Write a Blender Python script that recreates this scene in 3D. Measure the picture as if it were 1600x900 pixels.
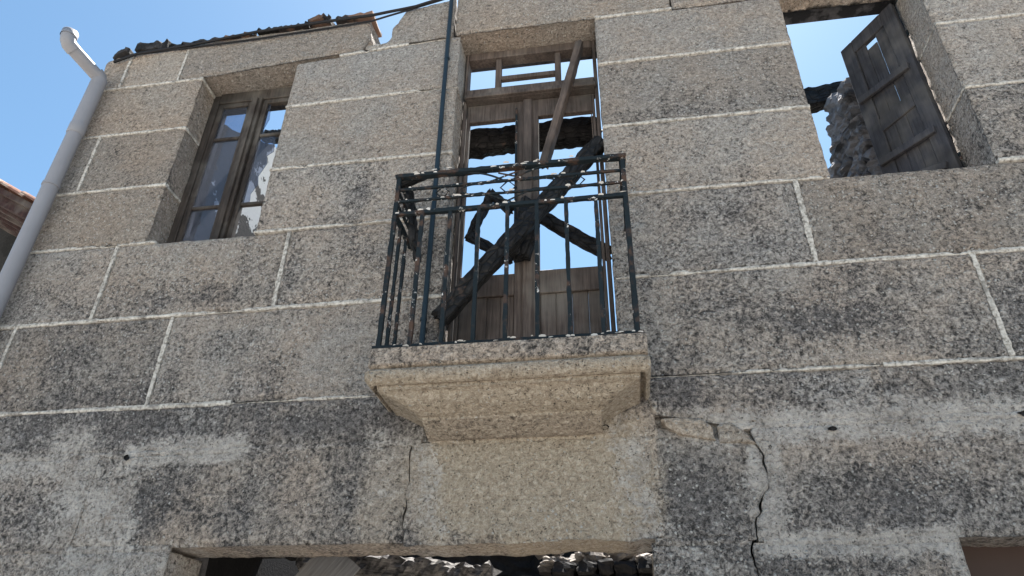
import bpy, bmesh, math, random
import numpy as np
from mathutils import Vector, Matrix, noise
from math import radians, sin, cos, pi

for o in list(bpy.data.objects): bpy.data.objects.remove(o, do_unlink=True)
S = bpy.context.scene
C = bpy.context.collection
rnd = random.Random(7)

# ------------------------------------------------------------------ camera
FPX = 1100.0
YAW, PIT, ROL = radians(-9.2766), radians(31.7372), radians(.8773)
CAM = Vector((0, -3.5, 1.6))
_fw = Vector((sin(YAW) * cos(PIT), cos(YAW) * cos(PIT), sin(PIT)))
_r0 = Vector((cos(YAW), -sin(YAW), 0)); _u0 = _r0.cross(_fw)
_R = cos(ROL) * _r0 + sin(ROL) * _u0
_U = -sin(ROL) * _r0 + cos(ROL) * _u0
cam = bpy.data.cameras.new('camera'); co = bpy.data.objects.new('camera', cam); C.objects.link(co)
M = Matrix((_R, _U, -_fw)).transposed().to_4x4(); M.translation = CAM
co.matrix_world = M
cam.sensor_width = 36; cam.lens = 36 * FPX / 1600; cam.clip_end = 3000; cam.clip_start = .05
S.camera = co

def P(x, y, Y=0.0):
    """photo pixel -> point on the vertical plane at depth Y"""
    d = _R * ((x - 800) / FPX) - _U * ((y - 450) / FPX) + _fw
    return CAM + d * ((Y - CAM.y) / d.y)

# ------------------------------------------------------------------ light
SUN_EL, SUN_AZ = radians(67), radians(9)
w = bpy.data.worlds.new('World'); S.world = w; w.use_nodes = True
nt = w.node_tree
sky = nt.nodes.new('ShaderNodeTexSky'); sky.sky_type = 'NISHITA'; sky.sun_disc = False
sky.sun_elevation = SUN_EL; sky.sun_rotation = SUN_AZ
sky.air_density = 1.0; sky.dust_density = .6; sky.ozone_density = .5
wb = nt.nodes.new('ShaderNodeMix'); wb.data_type = 'RGBA'; wb.blend_type = 'MULTIPLY'; wb.inputs[0].default_value = 1
wb.inputs[7].default_value = (.78, .98, .99, 1)          # white balance of the phone
nt.links.new(sky.outputs[0], wb.inputs[6]); nt.links.new(wb.outputs[2], nt.nodes['Background'].inputs[0])
nt.nodes['Background'].inputs[1].default_value = .058
sl = bpy.data.lights.new('sun', 'SUN'); sl.energy = 5; sl.angle = radians(.53); sl.color = (1, .95, .885)
so = bpy.data.objects.new('sun', sl); C.objects.link(so)
sd = Vector((sin(SUN_AZ) * cos(SUN_EL), cos(SUN_AZ) * cos(SUN_EL), sin(SUN_EL)))
so.rotation_euler = sd.to_track_quat('Z', 'Y').to_euler(); so.location = sd * 40
S.view_settings.view_transform = 'Standard'; S.view_settings.look = 'None'
S.view_settings.gamma = 1; S.view_settings.exposure = 1.86
S.view_settings.use_curve_mapping = False

# ------------------------------------------------------------------ materials
class NT:
    def __init__(s, name, rough=.9):
        s.m = bpy.data.materials.new(name); s.m.use_nodes = True
        s.t = s.m.node_tree; s.b = s.t.nodes['Principled BSDF']
        s.b.inputs['Roughness'].default_value = rough
        s.b.inputs['Specular IOR Level'].default_value = .25
        s.pos = s.n('ShaderNodeNewGeometry').outputs['Position']
    def n(s, t, **k):
        x = s.t.nodes.new(t)
        for a, v in k.items(): setattr(x, a, v)
        return x
    def put(s, inp, v):
        if hasattr(v, 'is_output'): s.t.links.new(v, inp)
        elif isinstance(v, (tuple, list)):
            inp.default_value = tuple(v) + ((1,) if len(v) == 3 and len(inp.default_value) == 4 else ())
        else: inp.default_value = v
    def obj(s): return s.n('ShaderNodeTexCoord').outputs['Object']
    def map(s, v, sc=(1, 1, 1), rot=(0, 0, 0)):
        x = s.n('ShaderNodeMapping'); s.put(x.inputs[0], v); x.inputs['Scale'].default_value = sc
        x.inputs['Rotation'].default_value = rot
        return x.outputs[0]
    def noise(s, sc, det=4, ro=.6, v=None, dist=0):
        x = s.n('ShaderNodeTexNoise'); s.put(x.inputs['Vector'], v if v is not None else s.pos)
        x.inputs['Scale'].default_value = sc; x.inputs['Detail'].default_value = det
        x.inputs['Roughness'].default_value = ro; x.inputs['Distortion'].default_value = dist
        return x.outputs[0]
    def vor(s, sc, v=None, feature='F1', out='Distance'):
        x = s.n('ShaderNodeTexVoronoi', feature=feature); s.put(x.inputs['Vector'], v if v is not None else s.pos)
        x.inputs['Scale'].default_value = sc
        return x.outputs[out]
    def ramp(s, f, stops):
        x = s.n('ShaderNodeValToRGB'); s.put(x.inputs[0], f); e = x.color_ramp.elements
        while len(e) < len(stops): e.new(.5)
        for q, (p, c) in zip(e, stops):
            q.position = p
            q.color = (c, c, c, 1) if not isinstance(c, (tuple, list)) else tuple(c) + (1,)
        return x.outputs[0]
    def math(s, op, a, b=0.0, clamp=False):
        x = s.n('ShaderNodeMath', operation=op, use_clamp=clamp); s.put(x.inputs[0], a); s.put(x.inputs[1], b)
        return x.outputs[0]
    def mix(s, f, a, b, mode='MIX'):
        x = s.n('ShaderNodeMix', data_type='RGBA', blend_type=mode)
        s.put(x.inputs[0], f); s.put(x.inputs[6], a); s.put(x.inputs[7], b)
        return x.outputs[2]
    def attr(s, name):
        x = s.n('ShaderNodeAttribute', attribute_name=name)
        q = s.n('ShaderNodeSeparateColor'); s.t.links.new(x.outputs[0], q.inputs[0])
        return q.outputs[0], q.outputs[1], q.outputs[2], x.outputs['Alpha']
    def rand(s): return s.n('ShaderNodeObjectInfo').outputs['Random']
    def bump(s, h, st=.5, d=.01, nrm=None):
        x = s.n('ShaderNodeBump'); s.put(x.inputs['Height'], h)
        x.inputs['Strength'].default_value = st; x.inputs['Distance'].default_value = d
        if nrm is not None: s.put(x.inputs['Normal'], nrm)
        return x.outputs[0]
    def done(s, col, nrm=None):
        s.put(s.b.inputs['Base Color'], col)
        if nrm is not None: s.put(s.b.inputs['Normal'], nrm)
        return s.m

def mat_granite():
    g = NT('granite', .92)
    R, G, B, A = g.attr('stain')
    n0 = g.noise(21, 4, .62, dist=.8)
    n1 = g.noise(50, 4, .68, dist=.6)
    n2 = g.noise(125, 3, .7)
    n3 = g.noise(6, 4, .6)
    run = g.noise(2.6, 4, .6, g.map(g.pos, (2.4, 2.4, .45)))
    big = g.noise(1.9, 3, .55)
    grain = g.math('ADD', g.math('MULTIPLY', n1, .52), g.math('ADD', g.math('MULTIPLY', n2, .28), g.math('MULTIPLY', n0, .20)))
    base = g.ramp(grain, [(.36, (.118, .105, .094)), (.45, (.275, .248, .225)), (.53, (.385, .352, .322)), (.63, (.60, .56, .525))])
    base = g.mix(g.ramp(big, [(.38, 0), (.62, .6)]), base, g.mix(1, base, (1.10, .97, .86), 'MULTIPLY'))
    rn = g.rand(); tone = g.math('ADD', g.math('MULTIPLY', rn, .34), .90)
    base = g.mix(1, base, tone, 'MULTIPLY')
    base = g.mix(1, base, g.mix(g.math('FRACT', g.math('MULTIPLY', rn, 7.31)), (.97, 1.0, 1.03), (1.05, 1.0, .94)), 'MULTIPLY')
    be = g.ramp(grain, [(.37, (.21, .168, .128)), (.45, (.37, .302, .230)), (.53, (.485, .407, .318)), (.64, (.70, .63, .53))])
    base = g.mix(g.math('MULTIPLY', B, .92, True), base, be)
    # dark lichen crust: grains, clumps and runs
    th = g.math('ADD', g.math('MULTIPLY', G, 1.05), g.math('MULTIPLY', g.math('SUBTRACT', .5, n1), 2.0))
    th = g.math('ADD', th, g.math('MULTIPLY', g.math('SUBTRACT', .5, n0), 1.1))
    th = g.math('ADD', th, g.math('MULTIPLY', g.math('SUBTRACT', n3, .5), .85))
    th = g.math('ADD', th, g.math('MULTIPLY', g.math('SUBTRACT', run, .5), .95))
    lf = g.ramp(th, [(.36, 0), (1.02, .94)])
    lich = g.mix(g.ramp(grain, [(.43, 0), (.57, 1)]), (.020, .0192, .0196), (.255, .236, .230))
    base = g.mix(lf, base, lich)
    base = g.mix(g.math('MULTIPLY', G, .16, True), base, (.17, .162, .158))
    # cement smear, ragged
    sm = g.math('ADD', R, g.math('MULTIPLY', g.math('SUBTRACT', g.noise(9, 6, .72), .5), 2.3))
    sm = g.math('ADD', sm, g.math('MULTIPLY', g.math('SUBTRACT', n1, .5), 1.1))
    sf = g.ramp(sm, [(.34, 0), (.80, .86)])
    sf = g.math('MULTIPLY', sf, g.ramp(R, [(.02, 0), (.3, 1)]))
    smc = g.ramp(g.math('ADD', g.math('MULTIPLY', n1, .5), g.math('MULTIPLY', n3, .5)), [(.38, (.23, .21, .194)), (.48, (.455, .422, .392)), (.60, (.64, .60, .56))])
    base = g.mix(sf, base, smc)
    # pale pebbles
    wv = g.n('ShaderNodeVectorMath', operation='ADD'); g.put(wv.inputs[0], g.pos)
    nz = g.n('ShaderNodeTexNoise'); g.put(nz.inputs['Vector'], g.pos); nz.inputs['Scale'].default_value = 60
    ns = g.n('ShaderNodeVectorMath', operation='SCALE'); g.put(ns.inputs[0], nz.outputs['Color']); ns.inputs['Scale'].default_value = .018
    g.put(wv.inputs[1], ns.outputs[0])
    vr = g.n('ShaderNodeTexVoronoi'); g.put(vr.inputs['Vector'], wv.outputs[0]); vr.inputs['Scale'].default_value = 58
    q = g.n('ShaderNodeSeparateColor'); g.t.links.new(vr.outputs['Color'], q.inputs[0])
    pf = g.math('MULTIPLY', g.ramp(vr.outputs['Distance'], [(.25, 1), (.45, 0)]), g.ramp(g.math('ADD', q.outputs[0], g.math('MULTIPLY', A, .42)), [(.91, 0), (1.0, .85)]))
    base = g.mix(pf, base, g.mix(q.outputs[1], (.42, .40, .375), (.70, .68, .65)))
    # pits
    v2 = g.vor(70, wv.outputs[0])
    dk = g.math('MULTIPLY', g.ramp(v2, [(.16, 1), (.32, 0)]), g.ramp(g.noise(27, 2), [(.50, 0), (.60, .8)]))
    base = g.mix(dk, base, (.022, .02, .019))
    h = g.math('ADD', g.math('ADD', g.math('MULTIPLY', n1, 1.0), g.math('MULTIPLY', n0, 1.0)), g.math('ADD', g.math('MULTIPLY', n2, .5), g.math('MULTIPLY', pf, .35)))
    h = g.math('SUBTRACT', h, g.math('MULTIPLY', dk, .5))
    return g.done(base, g.bump(h, 1.0, .026))

def mat_mortar():
    g = NT('lime_mortar', .95)
    n = g.noise(45, 5, .7); n2 = g.noise(8, 4, .65)
    c = g.ramp(n, [(.38, (.20, .184, .164)), (.48, (.44, .412, .374)), (.64, (.62, .59, .545))])
    c = g.mix(g.ramp(n2, [(.50, 0), (.68, .8)]), c, (.16, .15, .14))
    return g.done(c, g.bump(n, .6, .006))

def mat_wood(name, a, b, soot=.0, paint=None):
    g = NT(name, .75)
    v = g.map(g.obj(), (26, 26, 1.6))
    n = g.noise(2.2, 6, .7, v); f = g.noise(3.0, 3, .6); f2 = g.noise(1.1, 2, .5, v)
    c = g.mix(g.ramp(n, [(.35, 0), (.66, 1)]), a, b)
    c = g.mix(g.ramp(f, [(.48, 0), (.7, .55)]), c, (.20, .185, .165))
    if paint: c = g.mix(g.ramp(f2, [(.60, 0), (.64, .9)]), c, paint)
    if soot: c = g.mix(g.math('MULTIPLY', g.ramp(g.noise(2.3, 3, .6), [(.40, 0), (.60, 1)]), soot), c, (.018, .016, .015))
    return g.done(c, g.bump(n, .5, .006))

def mat_char():
    g = NT('charred_wood', .72)
    v = g.map(g.obj(), (14, 14, 6))
    d = g.vor(1.6, v, 'DISTANCE_TO_EDGE'); n = g.noise(9, 5, .7)
    c = g.mix(g.ramp(n, [(.42, 0), (.68, 1)]), (.008, .008, .009), (.034, .032, .032))
    c = g.mix(g.ramp(g.noise(4, 4, .7), [(.64, 0), (.72, .6)]), c, (.13, .085, .065))
    c = g.mix(g.ramp(d, [(.0, .9), (.08, 0)]), c, (.005, .005, .005))
    h = g.math('ADD', g.ramp(d, [(0, 0), (.16, 1)]), g.math('MULTIPLY', n, .6))
    return g.done(c, g.bump(h, .9, .012))

def mat_iron():
    g = NT('peeling_iron_paint', .72)
    g.b.inputs['Specular IOR Level'].default_value = .22
    n = g.noise(26, 5, .72); r = g.noise(9, 4, .65)
    c = g.mix(g.noise(60, 3), (.005, .009, .012), (.015, .023, .028))
    c = g.mix(g.ramp(r, [(.52, 0), (.64, .85)]), c, (.085, .05, .035))
    fl = g.ramp(n, [(.60, 0), (.625, 1)])
    c = g.mix(g.math('MULTIPLY', fl, g.ramp(g.noise(4.5, 3), [(.48, 0), (.56, 1)])), c, (.62, .60, .58))
    return g.done(c, g.bump(g.math('ADD', n, g.math('MULTIPLY', fl, .5)), .7, .004))

def mat_plain(name, col, var=.25, sc=20, rough=.8, bump=.3, bd=.005):
    g = NT(name, rough); n = g.noise(sc, 5, .65)
    c = g.mix(n, tuple(x * (1 - var) for x in col), tuple(min(1, x * (1 + var)) for x in col))
    c = g.mix(g.ramp(g.noise(sc * .12, 3), [(.45, 0), (.7, .35)]), c, tuple(x * .55 for x in col))
    return g.done(c, g.bump(n, bump, bd))

def mat_soot_stone(name, a, b, c3, th=(.5, .56)):
    g = NT(name, .9); n = g.noise(30, 5, .7); q = g.noise(3.2, 5, .62)
    c = g.mix(n, a, b)
    c = g.mix(g.ramp(q, [(th[0], 0), (th[1], 1)]), c, c3)
    t = g.math('ADD', g.math('MULTIPLY', g.rand(), .7), .6)
    c = g.mix(1, c, t, 'MULTIPLY')
    return g.done(c, g.bump(n, .8, .012))

def mat_glass():
    g = NT('window_glass', .03)
    g.b.inputs['Transmission Weight'].default_value = .93
    g.b.inputs['IOR'].default_value = 1.33; g.b.inputs['Specular IOR Level'].default_value = .5
    n = g.noise(3.5, 4, .6)
    g.b.inputs['Roughness'].default_value = .015
    return g.done((.42, .46, .56))

GRAN = mat_granite(); MORT = mat_mortar(); CHAR = mat_char(); IRON = mat_iron(); GLASS = mat_glass()
WOOD = mat_wood('door_wood', (.06, .045, .040), (.16, .126, .108), soot=.5)
WFRAME = mat_wood('window_wood', (.022, .018, .016), (.08, .064, .054), soot=.6)
SHUT = mat_wood('shutter_wood', (.038, .039, .047), (.078, .077, .087), soot=.5)
PLANK = mat_wood('bare_plank', (.075, .056, .048), (.17, .13, .108), soot=.6)
GREYPL = mat_wood('grey_plank', (.14, .14, .145), (.27, .27, .275))
PVC = mat_plain('grey_pvc', (.25, .25, .272), .10, 5, .42, .04)
CONDUIT = mat_plain('dark_conduit', (.018, .032, .045), .2, 12, .45, .1)
CABLE = mat_plain('black_cable', (.014, .014, .016), .2, 20, .6, .1)
TILE = mat_soot_stone('burnt_tile', (.15, .085, .06), (.27, .17, .125), (.035, .03, .03))
SLATE = mat_soot_stone('sooty_slate', (.03, .03, .032), (.075, .07, .07), (.015, .015, .015))
TERRA = mat_soot_stone('terracotta', (.17, .075, .055), (.30, .16, .11), (.42, .34, .27), (.56, .66))
EAVE = mat_wood('eave_wood', (.025, .012, .011), (.06, .03, .026))
SOOT = mat_soot_stone('sooty_masonry', (.05, .048, .05), (.15, .145, .15), (.028, .028, .03))
BLACKST = mat_soot_stone('charred_masonry', (.012, .012, .013), (.05, .048, .048), (.02, .02, .02))
INNER = mat_soot_stone('inner_masonry', (.13, .13, .14), (.26, .255, .265), (.05, .05, .054), (.52, .62))
PLAS = mat_soot_stone('plastered_gable', (.50, .48, .46), (.64, .62, .60), (.02, .02, .022), (.47, .51))
RUBB = mat_soot_stone('rubble', (.30, .27, .24), (.46, .42, .38), (.09, .085, .08), (.55, .66))
DARKDOOR = mat_plain('brown_shut_door', (.055, .034, .028), .15, 8, .6, .1)
def mat_ground():
    g = NT('street_concrete', .9); n = g.noise(14, 6, .65); q = g.noise(.7, 4)
    c = g.mix(n, (.33, .305, .27), (.47, .44, .395)); c = g.mix(g.ramp(q, [(.4, 0), (.7, .5)]), c, (.25, .23, .21))
    return g.done(c, g.bump(n, .4, .01))
GROUND = mat_ground()

# ------------------------------------------------------------------ object helpers
def link(name, me, mat=None, parent=None):
    if mat is not None and not me.materials: me.materials.append(mat)
    o = bpy.data.objects.new(name, me); C.objects.link(o)
    if parent is not None: o.parent = parent
    return o
def tag(o, label, cat, group=None):
    o['label'] = label; o['category'] = cat
    if group: o['group'] = group
    return o
def thing(name, label, cat, loc=(0, 0, 0), group=None):
    o = bpy.data.objects.new(name, None); C.objects.link(o); o.location = loc; o.empty_display_size = .1
    return tag(o, label, cat, group)
def mesh(verts, faces, smooth=False, name='m', sharp=None):
    me = bpy.data.meshes.new(name); me.from_pydata([tuple(v) for v in verts], [], faces); me.update()
    if smooth: me.polygons.foreach_set('use_smooth', [True] * len(me.polygons))
    if sharp: me.set_sharp_from_angle(angle=radians(sharp))
    return me
def N3(x, y, z): return noise.noise(Vector((x, y, z)))
def FB(x, y, z, oc=4): return noise.fractal(Vector((x, y, z)), 1.0, 2.0, oc)

def boxes(lst, bev=.0):
    """lst of (x0,x1,y0,y1,z0,z1) -> one mesh"""
    bm = bmesh.new()
    for x0, x1, y0, y1, z0, z1 in lst:
        r = bmesh.ops.create_cube(bm, size=1)
        for v in r['verts']:
            v.co = Vector((x0 + (v.co.x + .5) * (x1 - x0), y0 + (v.co.y + .5) * (y1 - y0), z0 + (v.co.z + .5) * (z1 - z0)))
    if bev: bmesh.ops.bevel(bm, geom=bm.edges[:], offset=bev, segments=1, affect='EDGES')
    me = bpy.data.meshes.new('box'); bm.to_mesh(me); bm.free()
    return me

def frame_of(d):
    d = d.normalized(); up = Vector((0, 0, 1)) if abs(d.z) < .9 else Vector((0, 1, 0))
    s = d.cross(up).normalized(); return s, s.cross(d).normalized()

def tube(pts, r, n=10, cap=True):
    """round tube through points; r number or list"""
    pts = [Vector(p) for p in pts]; V, F = [], []
    for i, p in enumerate(pts):
        a = pts[max(i - 1, 0)]; b = pts[min(i + 1, len(pts) - 1)]; s, u = frame_of(b - a)
        if i and (s.dot(ps) < 0): s, u = -s, -u
        ps = s
        rr = r[i] if isinstance(r, (list, tuple)) else r
        for k in range(n):
            t = 2 * pi * k / n; V.append(p + rr * (cos(t) * s + sin(t) * u))
    for i in range(len(pts) - 1):
        for k in range(n):
            F.append((i * n + k, i * n + (k + 1) % n, (i + 1) * n + (k + 1) % n, (i + 1) * n + k))
    if cap: F.append(tuple(range(n - 1, -1, -1))); F.append(tuple(range((len(pts) - 1) * n, len(pts) * n)))
    return mesh(V, F, True, sharp=50)

def beam_mesh(p0, p1, wd, ht, rough=.01, seed=0, seg=None, ragged=.04, twist=0, taper=1.0, sag=0):
    """rough squared timber from p0 to p1, uneven faces, ragged burnt ends; origin at p0"""
    p0, p1 = Vector(p0), Vector(p1); d = p1 - p0; L = d.length; s, u = frame_of(d); d.normalize()
    seg = seg or max(6, int(L / .03)); ring = []
    m = 4
    for side in range(4):
        for k in range(m):
            t = -1 + 2 * k / m
            ring.append([(t, -1), (1, t), (-t, 1), (-1, -t)][side])
    n = len(ring); V, F = [], []
    for i in range(seg + 1):
        t = i / seg; sc = 1 + (taper - 1) * t
        tw = twist * t
        for a, b in ring:
            r = (abs(a) ** 12 + abs(b) ** 12) ** (1 / 12.); a2, b2 = a / r, b / r
            c1, s1 = cos(tw), sin(tw)
            q = s * (wd / 2 * sc * (a2 * c1 - b2 * s1)) + u * (ht / 2 * sc * (a2 * s1 + b2 * c1))
            al = L * t
            if i == 0: al -= ragged * N3(a * 2.3 + seed, b * 2.3, seed * 1.7)
            if i == seg: al += ragged * N3(a * 2.3 + seed, b * 2.3, seed * 2.9)
            w_ = q + p0 + d * al
            nn = 1 + 0 * N3(0, 0, 0)
            q0 = q; dis = rough * (FB(w_.x * 9 + seed, w_.y * 9, w_.z * 9, 3) + .6 * N3(w_.x * 34, w_.y * 34 + seed, w_.z * 34))
            V.append(w_ + q.normalized() * dis + Vector((0, 0, -sag * 4 * t * (1 - t))))
    for i in range(seg):
        for k in range(n):
            F.append((i * n + k, i * n + (k + 1) % n, (i + 1) * n + (k + 1) % n, (i + 1) * n + k))
    for base, flip in ((0, True), (seg * n, False)):
        c = Vector((0, 0, 0))
        for k in range(n): c += V[base + k]
        V.append(c / n); ci = len(V) - 1
        for k in range(n):
            f = (base + k, base + (k + 1) % n, ci); F.append(f if not flip else f[::-1])
    return mesh(V, F)

def beam(name, p0, p1, wd, ht, mat, label=None, cat=None, group=None, parent=None, **k):
    p0 = Vector(p0); p1 = Vector(p1)
    # the mesh is built along local z so that the grain runs with the timber
    L = (p1 - p0).length
    me = beam_mesh((0, 0, 0), (0, 0, L), wd, ht, **k)
    o = link(name, me, mat, parent)
    o.location = p0; o.rotation_euler = (p1 - p0).to_track_quat('Z', 'Y').to_euler()
    if label: tag(o, label, cat, group)
    return o

ROCKS = []
def rock_mesh(seed, flat=1.0, cuts=4, amp=.2):
    bm = bmesh.new(); bmesh.ops.create_cube(bm, size=1)
    bmesh.ops.subdivide_edges(bm, edges=bm.edges[:], cuts=cuts - 1, use_grid_fill=True)
    for v in bm.verts:
        c = v.co; r = (abs(c.x * 2) ** 7 + abs(c.y * 2) ** 7 + abs(c.z * 2) ** 7) ** (1 / 7)
        c = c / max(r, .3) * .98
        c += c.normalized() * amp * N3(c.x * 2.2 + seed * 5, c.y * 2.2, c.z * 2.2)
        c += c.normalized() * amp * .4 * N3(c.x * 6 + seed * 3, c.y * 6, c.z * 6)
        v.co = c
    me = bpy.data.meshes.new('rock'); bm.to_mesh(me); bm.free(); return me

# ------------------------------------------------------------------ ground
gm = mesh([(-600, -600, 0), (600, -600, 0), (600, 600, 0), (-600, 600, 0)], [(0, 1, 2, 3)])
g = link('ground', gm, GROUND); g['kind'] = 'structure'

# ------------------------------------------------------------------ the stone house
house = thing('stone_house', 'burnt out roofless granite house with balcony and white pointed block facade', 'house', (0, 0, 0))

def segd(x, z, a, b):
    ax, az = a; bx, bz = b; dx, dz = bx - ax, bz - az
    t = max(0, min(1, ((x - ax) * dx + (z - az) * dz) / (dx * dx + dz * dz + 1e-9)))
    return math.hypot(x - ax - t * dx, z - az - t * dz)
SMEAR = [((-2.72, 2.86), (-2.10, 2.88), .055, 1.0), ((.42, 2.88), (1.95, 2.885), .07, .95), ((1.95, 2.885), (4, 2.9), .07, .8),
         ((.70, 2.86), (.66, 2.36), .065, .95), ((.62, 2.315), (1.42, 2.31), .05, .95), ((1.42, 2.31), (1.47, 2.1), .04, .9),
         ((-3.15, 2.93), (-2.72, 2.25), .15, .72), ((-2.78, 2.75), (-2.62, 2.2), .10, .7), ((-3.9, 2.80), (-3.0, 2.83), .07, .7),
         ((-2.5, 2.25), (-2.3, 2.36), .06, .6), ((-1.02, 2.84), (-.95, 2.40), .06, .55), ((.02, 2.84), (.10, 2.40), .08, .6),
         ((.95, 3.06), (1.5, 2.95), .06, .5), ((-1.32, 2.95), (-1.2, 2.6), .05, .4)]
BLOTS = [(P(a, b).x, P(a, b).z, c, d, e) for a, b, c, d, e in [(540, 720, .16, .34, .45), (500, 660, .5, .09, .4), (610, 650, .14, .16, .4), (235, 790, .17, .22, .4), (40, 810, .3, .2, .3), (1080, 760, .26, .24, .42),
    (1380, 760, .55, .22, .3), (1330, 620, .6, .09, .35), (1060, 620, .2, .1, .3), (1300, 500, .4, .14, .35), (1150, 480, .35, .15, .22), (110, 560, .3, .15, .25), (350, 540, .3, .13, .25), (320, 460, .3, .12, .2), (1560, 300, .2, .1, .2), (560, 300, .12, .5, .2), (1250, 880, .3, .12, .35)]]
def stain(x, y, z):
    sm = 0
    for a, b, wd, st in SMEAR:
        if z > 3.25: break
        d = segd(x, z, a, b) / wd
        if d < 2.2: sm = max(sm, st * (1 if d < .6 else max(0, 1 - (d - .6) / 1.6)))
    # lichen by height, broken up by big patches
    big = FB(x * .9 + 3.1, 0, z * 1.3 + 8.7, 3)
    med = FB(x * 3.1 + 1.7, 0, z * 4.2, 3)
    zs = [0, 2.0, 2.3, 2.6, 2.86, 2.95, 3.15, 3.2, 3.5, 3.8, 4.1, 4.4, 4.9, 5.4, 6.0, 6.7]
    ls = [.6, .60, .60, .56, .56, .70, .76, .66, .64, .62, .54, .44, .30, .14, .02, .0]
    li = float(np.interp(z, zs, ls)) + .34 * big + .22 * med
    if x < -3.12 and z > 4.4: li -= .12
    # lintel over the street door: sheltered by the balcony, bare and warm
    be = 0
    ex, ez = (x + .42) / .66, (z - 2.62) / .42
    rr = math.hypot(ex, ez) + .22 * med
    be = max(0, min(1, (1.12 - rr) / .35))
    if -1.02 < x < 0 and 2.8 < z < 2.95: be = max(be, .9)
    li -= be * .62
    # brown soft patch left of the crack
    ex, ez = (x + 1.22) / .22, (z - 2.52) / .28
    bp = max(0, 1 - math.hypot(ex, ez) ** 2); li -= .25 * bp; be = max(be, .35 * bp)
    # black runs and soot blotches
    for (cx_, cz_, rx_, rz_, st_) in BLOTS:
        d_ = math.hypot((x - cx_) / rx_, (z - cz_) / rz_) + .35 * med
        if d_ < 1: li += st_ * min(1, (1 - d_) * 1.8)
    # clean edges next to the openings
    if y > .04: li -= .15
    peb = .35 + .5 * FB(x * 1.7 + 9, 2.2, z * 1.9, 2)
    if z < 3.1: peb -= .25
    if -3.3 < x < -2.1 and 3.9 < z < 4.4: peb += .35
    if -2.0 < x < -1.0 and 3.6 < z < 6.1: peb += .3 * min(1, max(0, (x + 1.9) / .5))
    if x > 1.2 and 4.1 < z < 4.45: peb += .3
    if x < -3.1 and z > 4.9: peb -= .6
    return sm, max(0, min(1.2, li)), be, max(0, min(1, peb))

def add_stain(me, off=(0, 0, 0), dl=0):
    at = me.color_attributes.new('stain', 'FLOAT_COLOR', 'POINT')
    buf = []
    for v in me.vertices:
        q = stain(v.co.x + off[0], v.co.y + off[1], v.co.z + off[2]); buf.extend((q[0], max(0, q[1] + dl), q[2], q[3]))
    at.data.foreach_set('color', buf)

GAP = .007
def poly_at(poly, t):
    """x offset of a jagged edge, poly [(z,x)...] sorted by z"""
    return float(np.interp(t, [p[0] for p in poly], [p[1] for p in poly]))
def block(xl, xr, z0, z1, depth=.33, lo=None, hi=None, left=None, right=None, res=.0155, name='stone_block', proud=None,
          rag=(0, 0, 0, 0), mat=None, gap=GAP, rough=1.0):
    """one dressed stone: pitted front face, worn arrises, rough returns.
    lo/hi: (z at left, z at right) of bottom/top edge; left/right: jagged [(z,x)] edges; rag = extra raggedness l,r,b,t"""
    lo = lo or (z0, z0); hi = hi or (z1, z1)
    seed = rnd.random() * 50; proud = rnd.uniform(-.004, .004) if proud is None else proud
    nx = max(4, int((xr - xl) / res)); nz = max(4, int((max(hi) - min(lo)) / res))
    W = xr - xl; V, F = [], []
    idx = {}
    def pt(u, v):
        zb = lo[0] + (lo[1] - lo[0]) * u + gap; zt = hi[0] + (hi[1] - hi[0]) * u - gap
        z = zb + (zt - zb) * v
        a = (poly_at(left, z) if left else xl) + gap; b = (poly_at(right, z) if right else xr) - gap
        a += .0025 * N3(z * 14, seed, 0) + rag[0] * FB(z * 5, seed, 2)
        b += .0025 * N3(z * 14, seed, 5) + rag[1] * FB(z * 5, seed, 7)
        x = a + (b - a) * u
        z += (1 - v) * (.0025 * N3(x * 14, seed, 9) + rag[2] * FB(x * 5, seed, 11)) + v * (.0025 * N3(x * 14, seed, 14) + rag[3] * FB(x * 6, seed, 17))
        return x, z, a, b, zb, zt
    for j in range(nz + 1):
        for i in range(nx + 1):
            x, z, a, b, zb, zt = pt(i / nx, j / nz)
            e = min(x - a, b - x, z - zb, zt - z); e = max(0, e)
            y = -proud + .013 * max(0, 1 - e / .026) ** 2
            y += rough * (.0065 * FB(x * 3.2, seed, z * 3.2, 3) + .0045 * N3(x * 21, seed, z * 21) + .0045 * N3(x * 47, 3, z * 47))
            V.append((x, y, z))
    W1 = nx + 1
    for j in range(nz):
        for i in range(nx):
            F.append((j * W1 + i, j * W1 + i + 1, (j + 1) * W1 + i + 1, (j + 1) * W1 + i))
    ring = [i for i in range(nx + 1)] + [j * W1 + nx for j in range(1, nz + 1)] + [nz * W1 + i for i in range(nx - 1, -1, -1)] + [j * W1 for j in range(nz - 1, 0, -1)]
    cx, cz = (xl + xr) / 2, (z0 + z1) / 2
    n = len(ring); prev = ring
    steps = [.02, .05, .085, .12, .16, .20, .245, .29, depth] if depth > .12 else [.03, depth]
    for d in steps:
        cur = []
        for k in ring:
            x, y, z = V[k]
            ix, iz = (k % W1), (k // W1)
            ax = (-1 if ix == 0 else 1 if ix == nx else 0); az = (-1 if iz == 0 else 1 if iz == nz else 0)
            dd = -.004 + .007 * FB(x * 6 + z * 5, d * 7, seed, 3) + .004 * N3(x * 23 + z * 19, d * 25, seed)
            V.append((x + ax * min(dd, .005), d, z + az * min(dd, .005))); cur.append(len(V) - 1)
        for k in range(n):
            F.append((prev[k], cur[k], cur[(k + 1) % n], prev[(k + 1) % n])[::-1])
        prev = cur
    F.append(tuple(prev))
    me = mesh(V, F, True); add_stain(me, dl=rnd.uniform(-.2, .16) if z0 > 3.1 else 0)
    return link(name, me, mat or GRAN, house)

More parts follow.
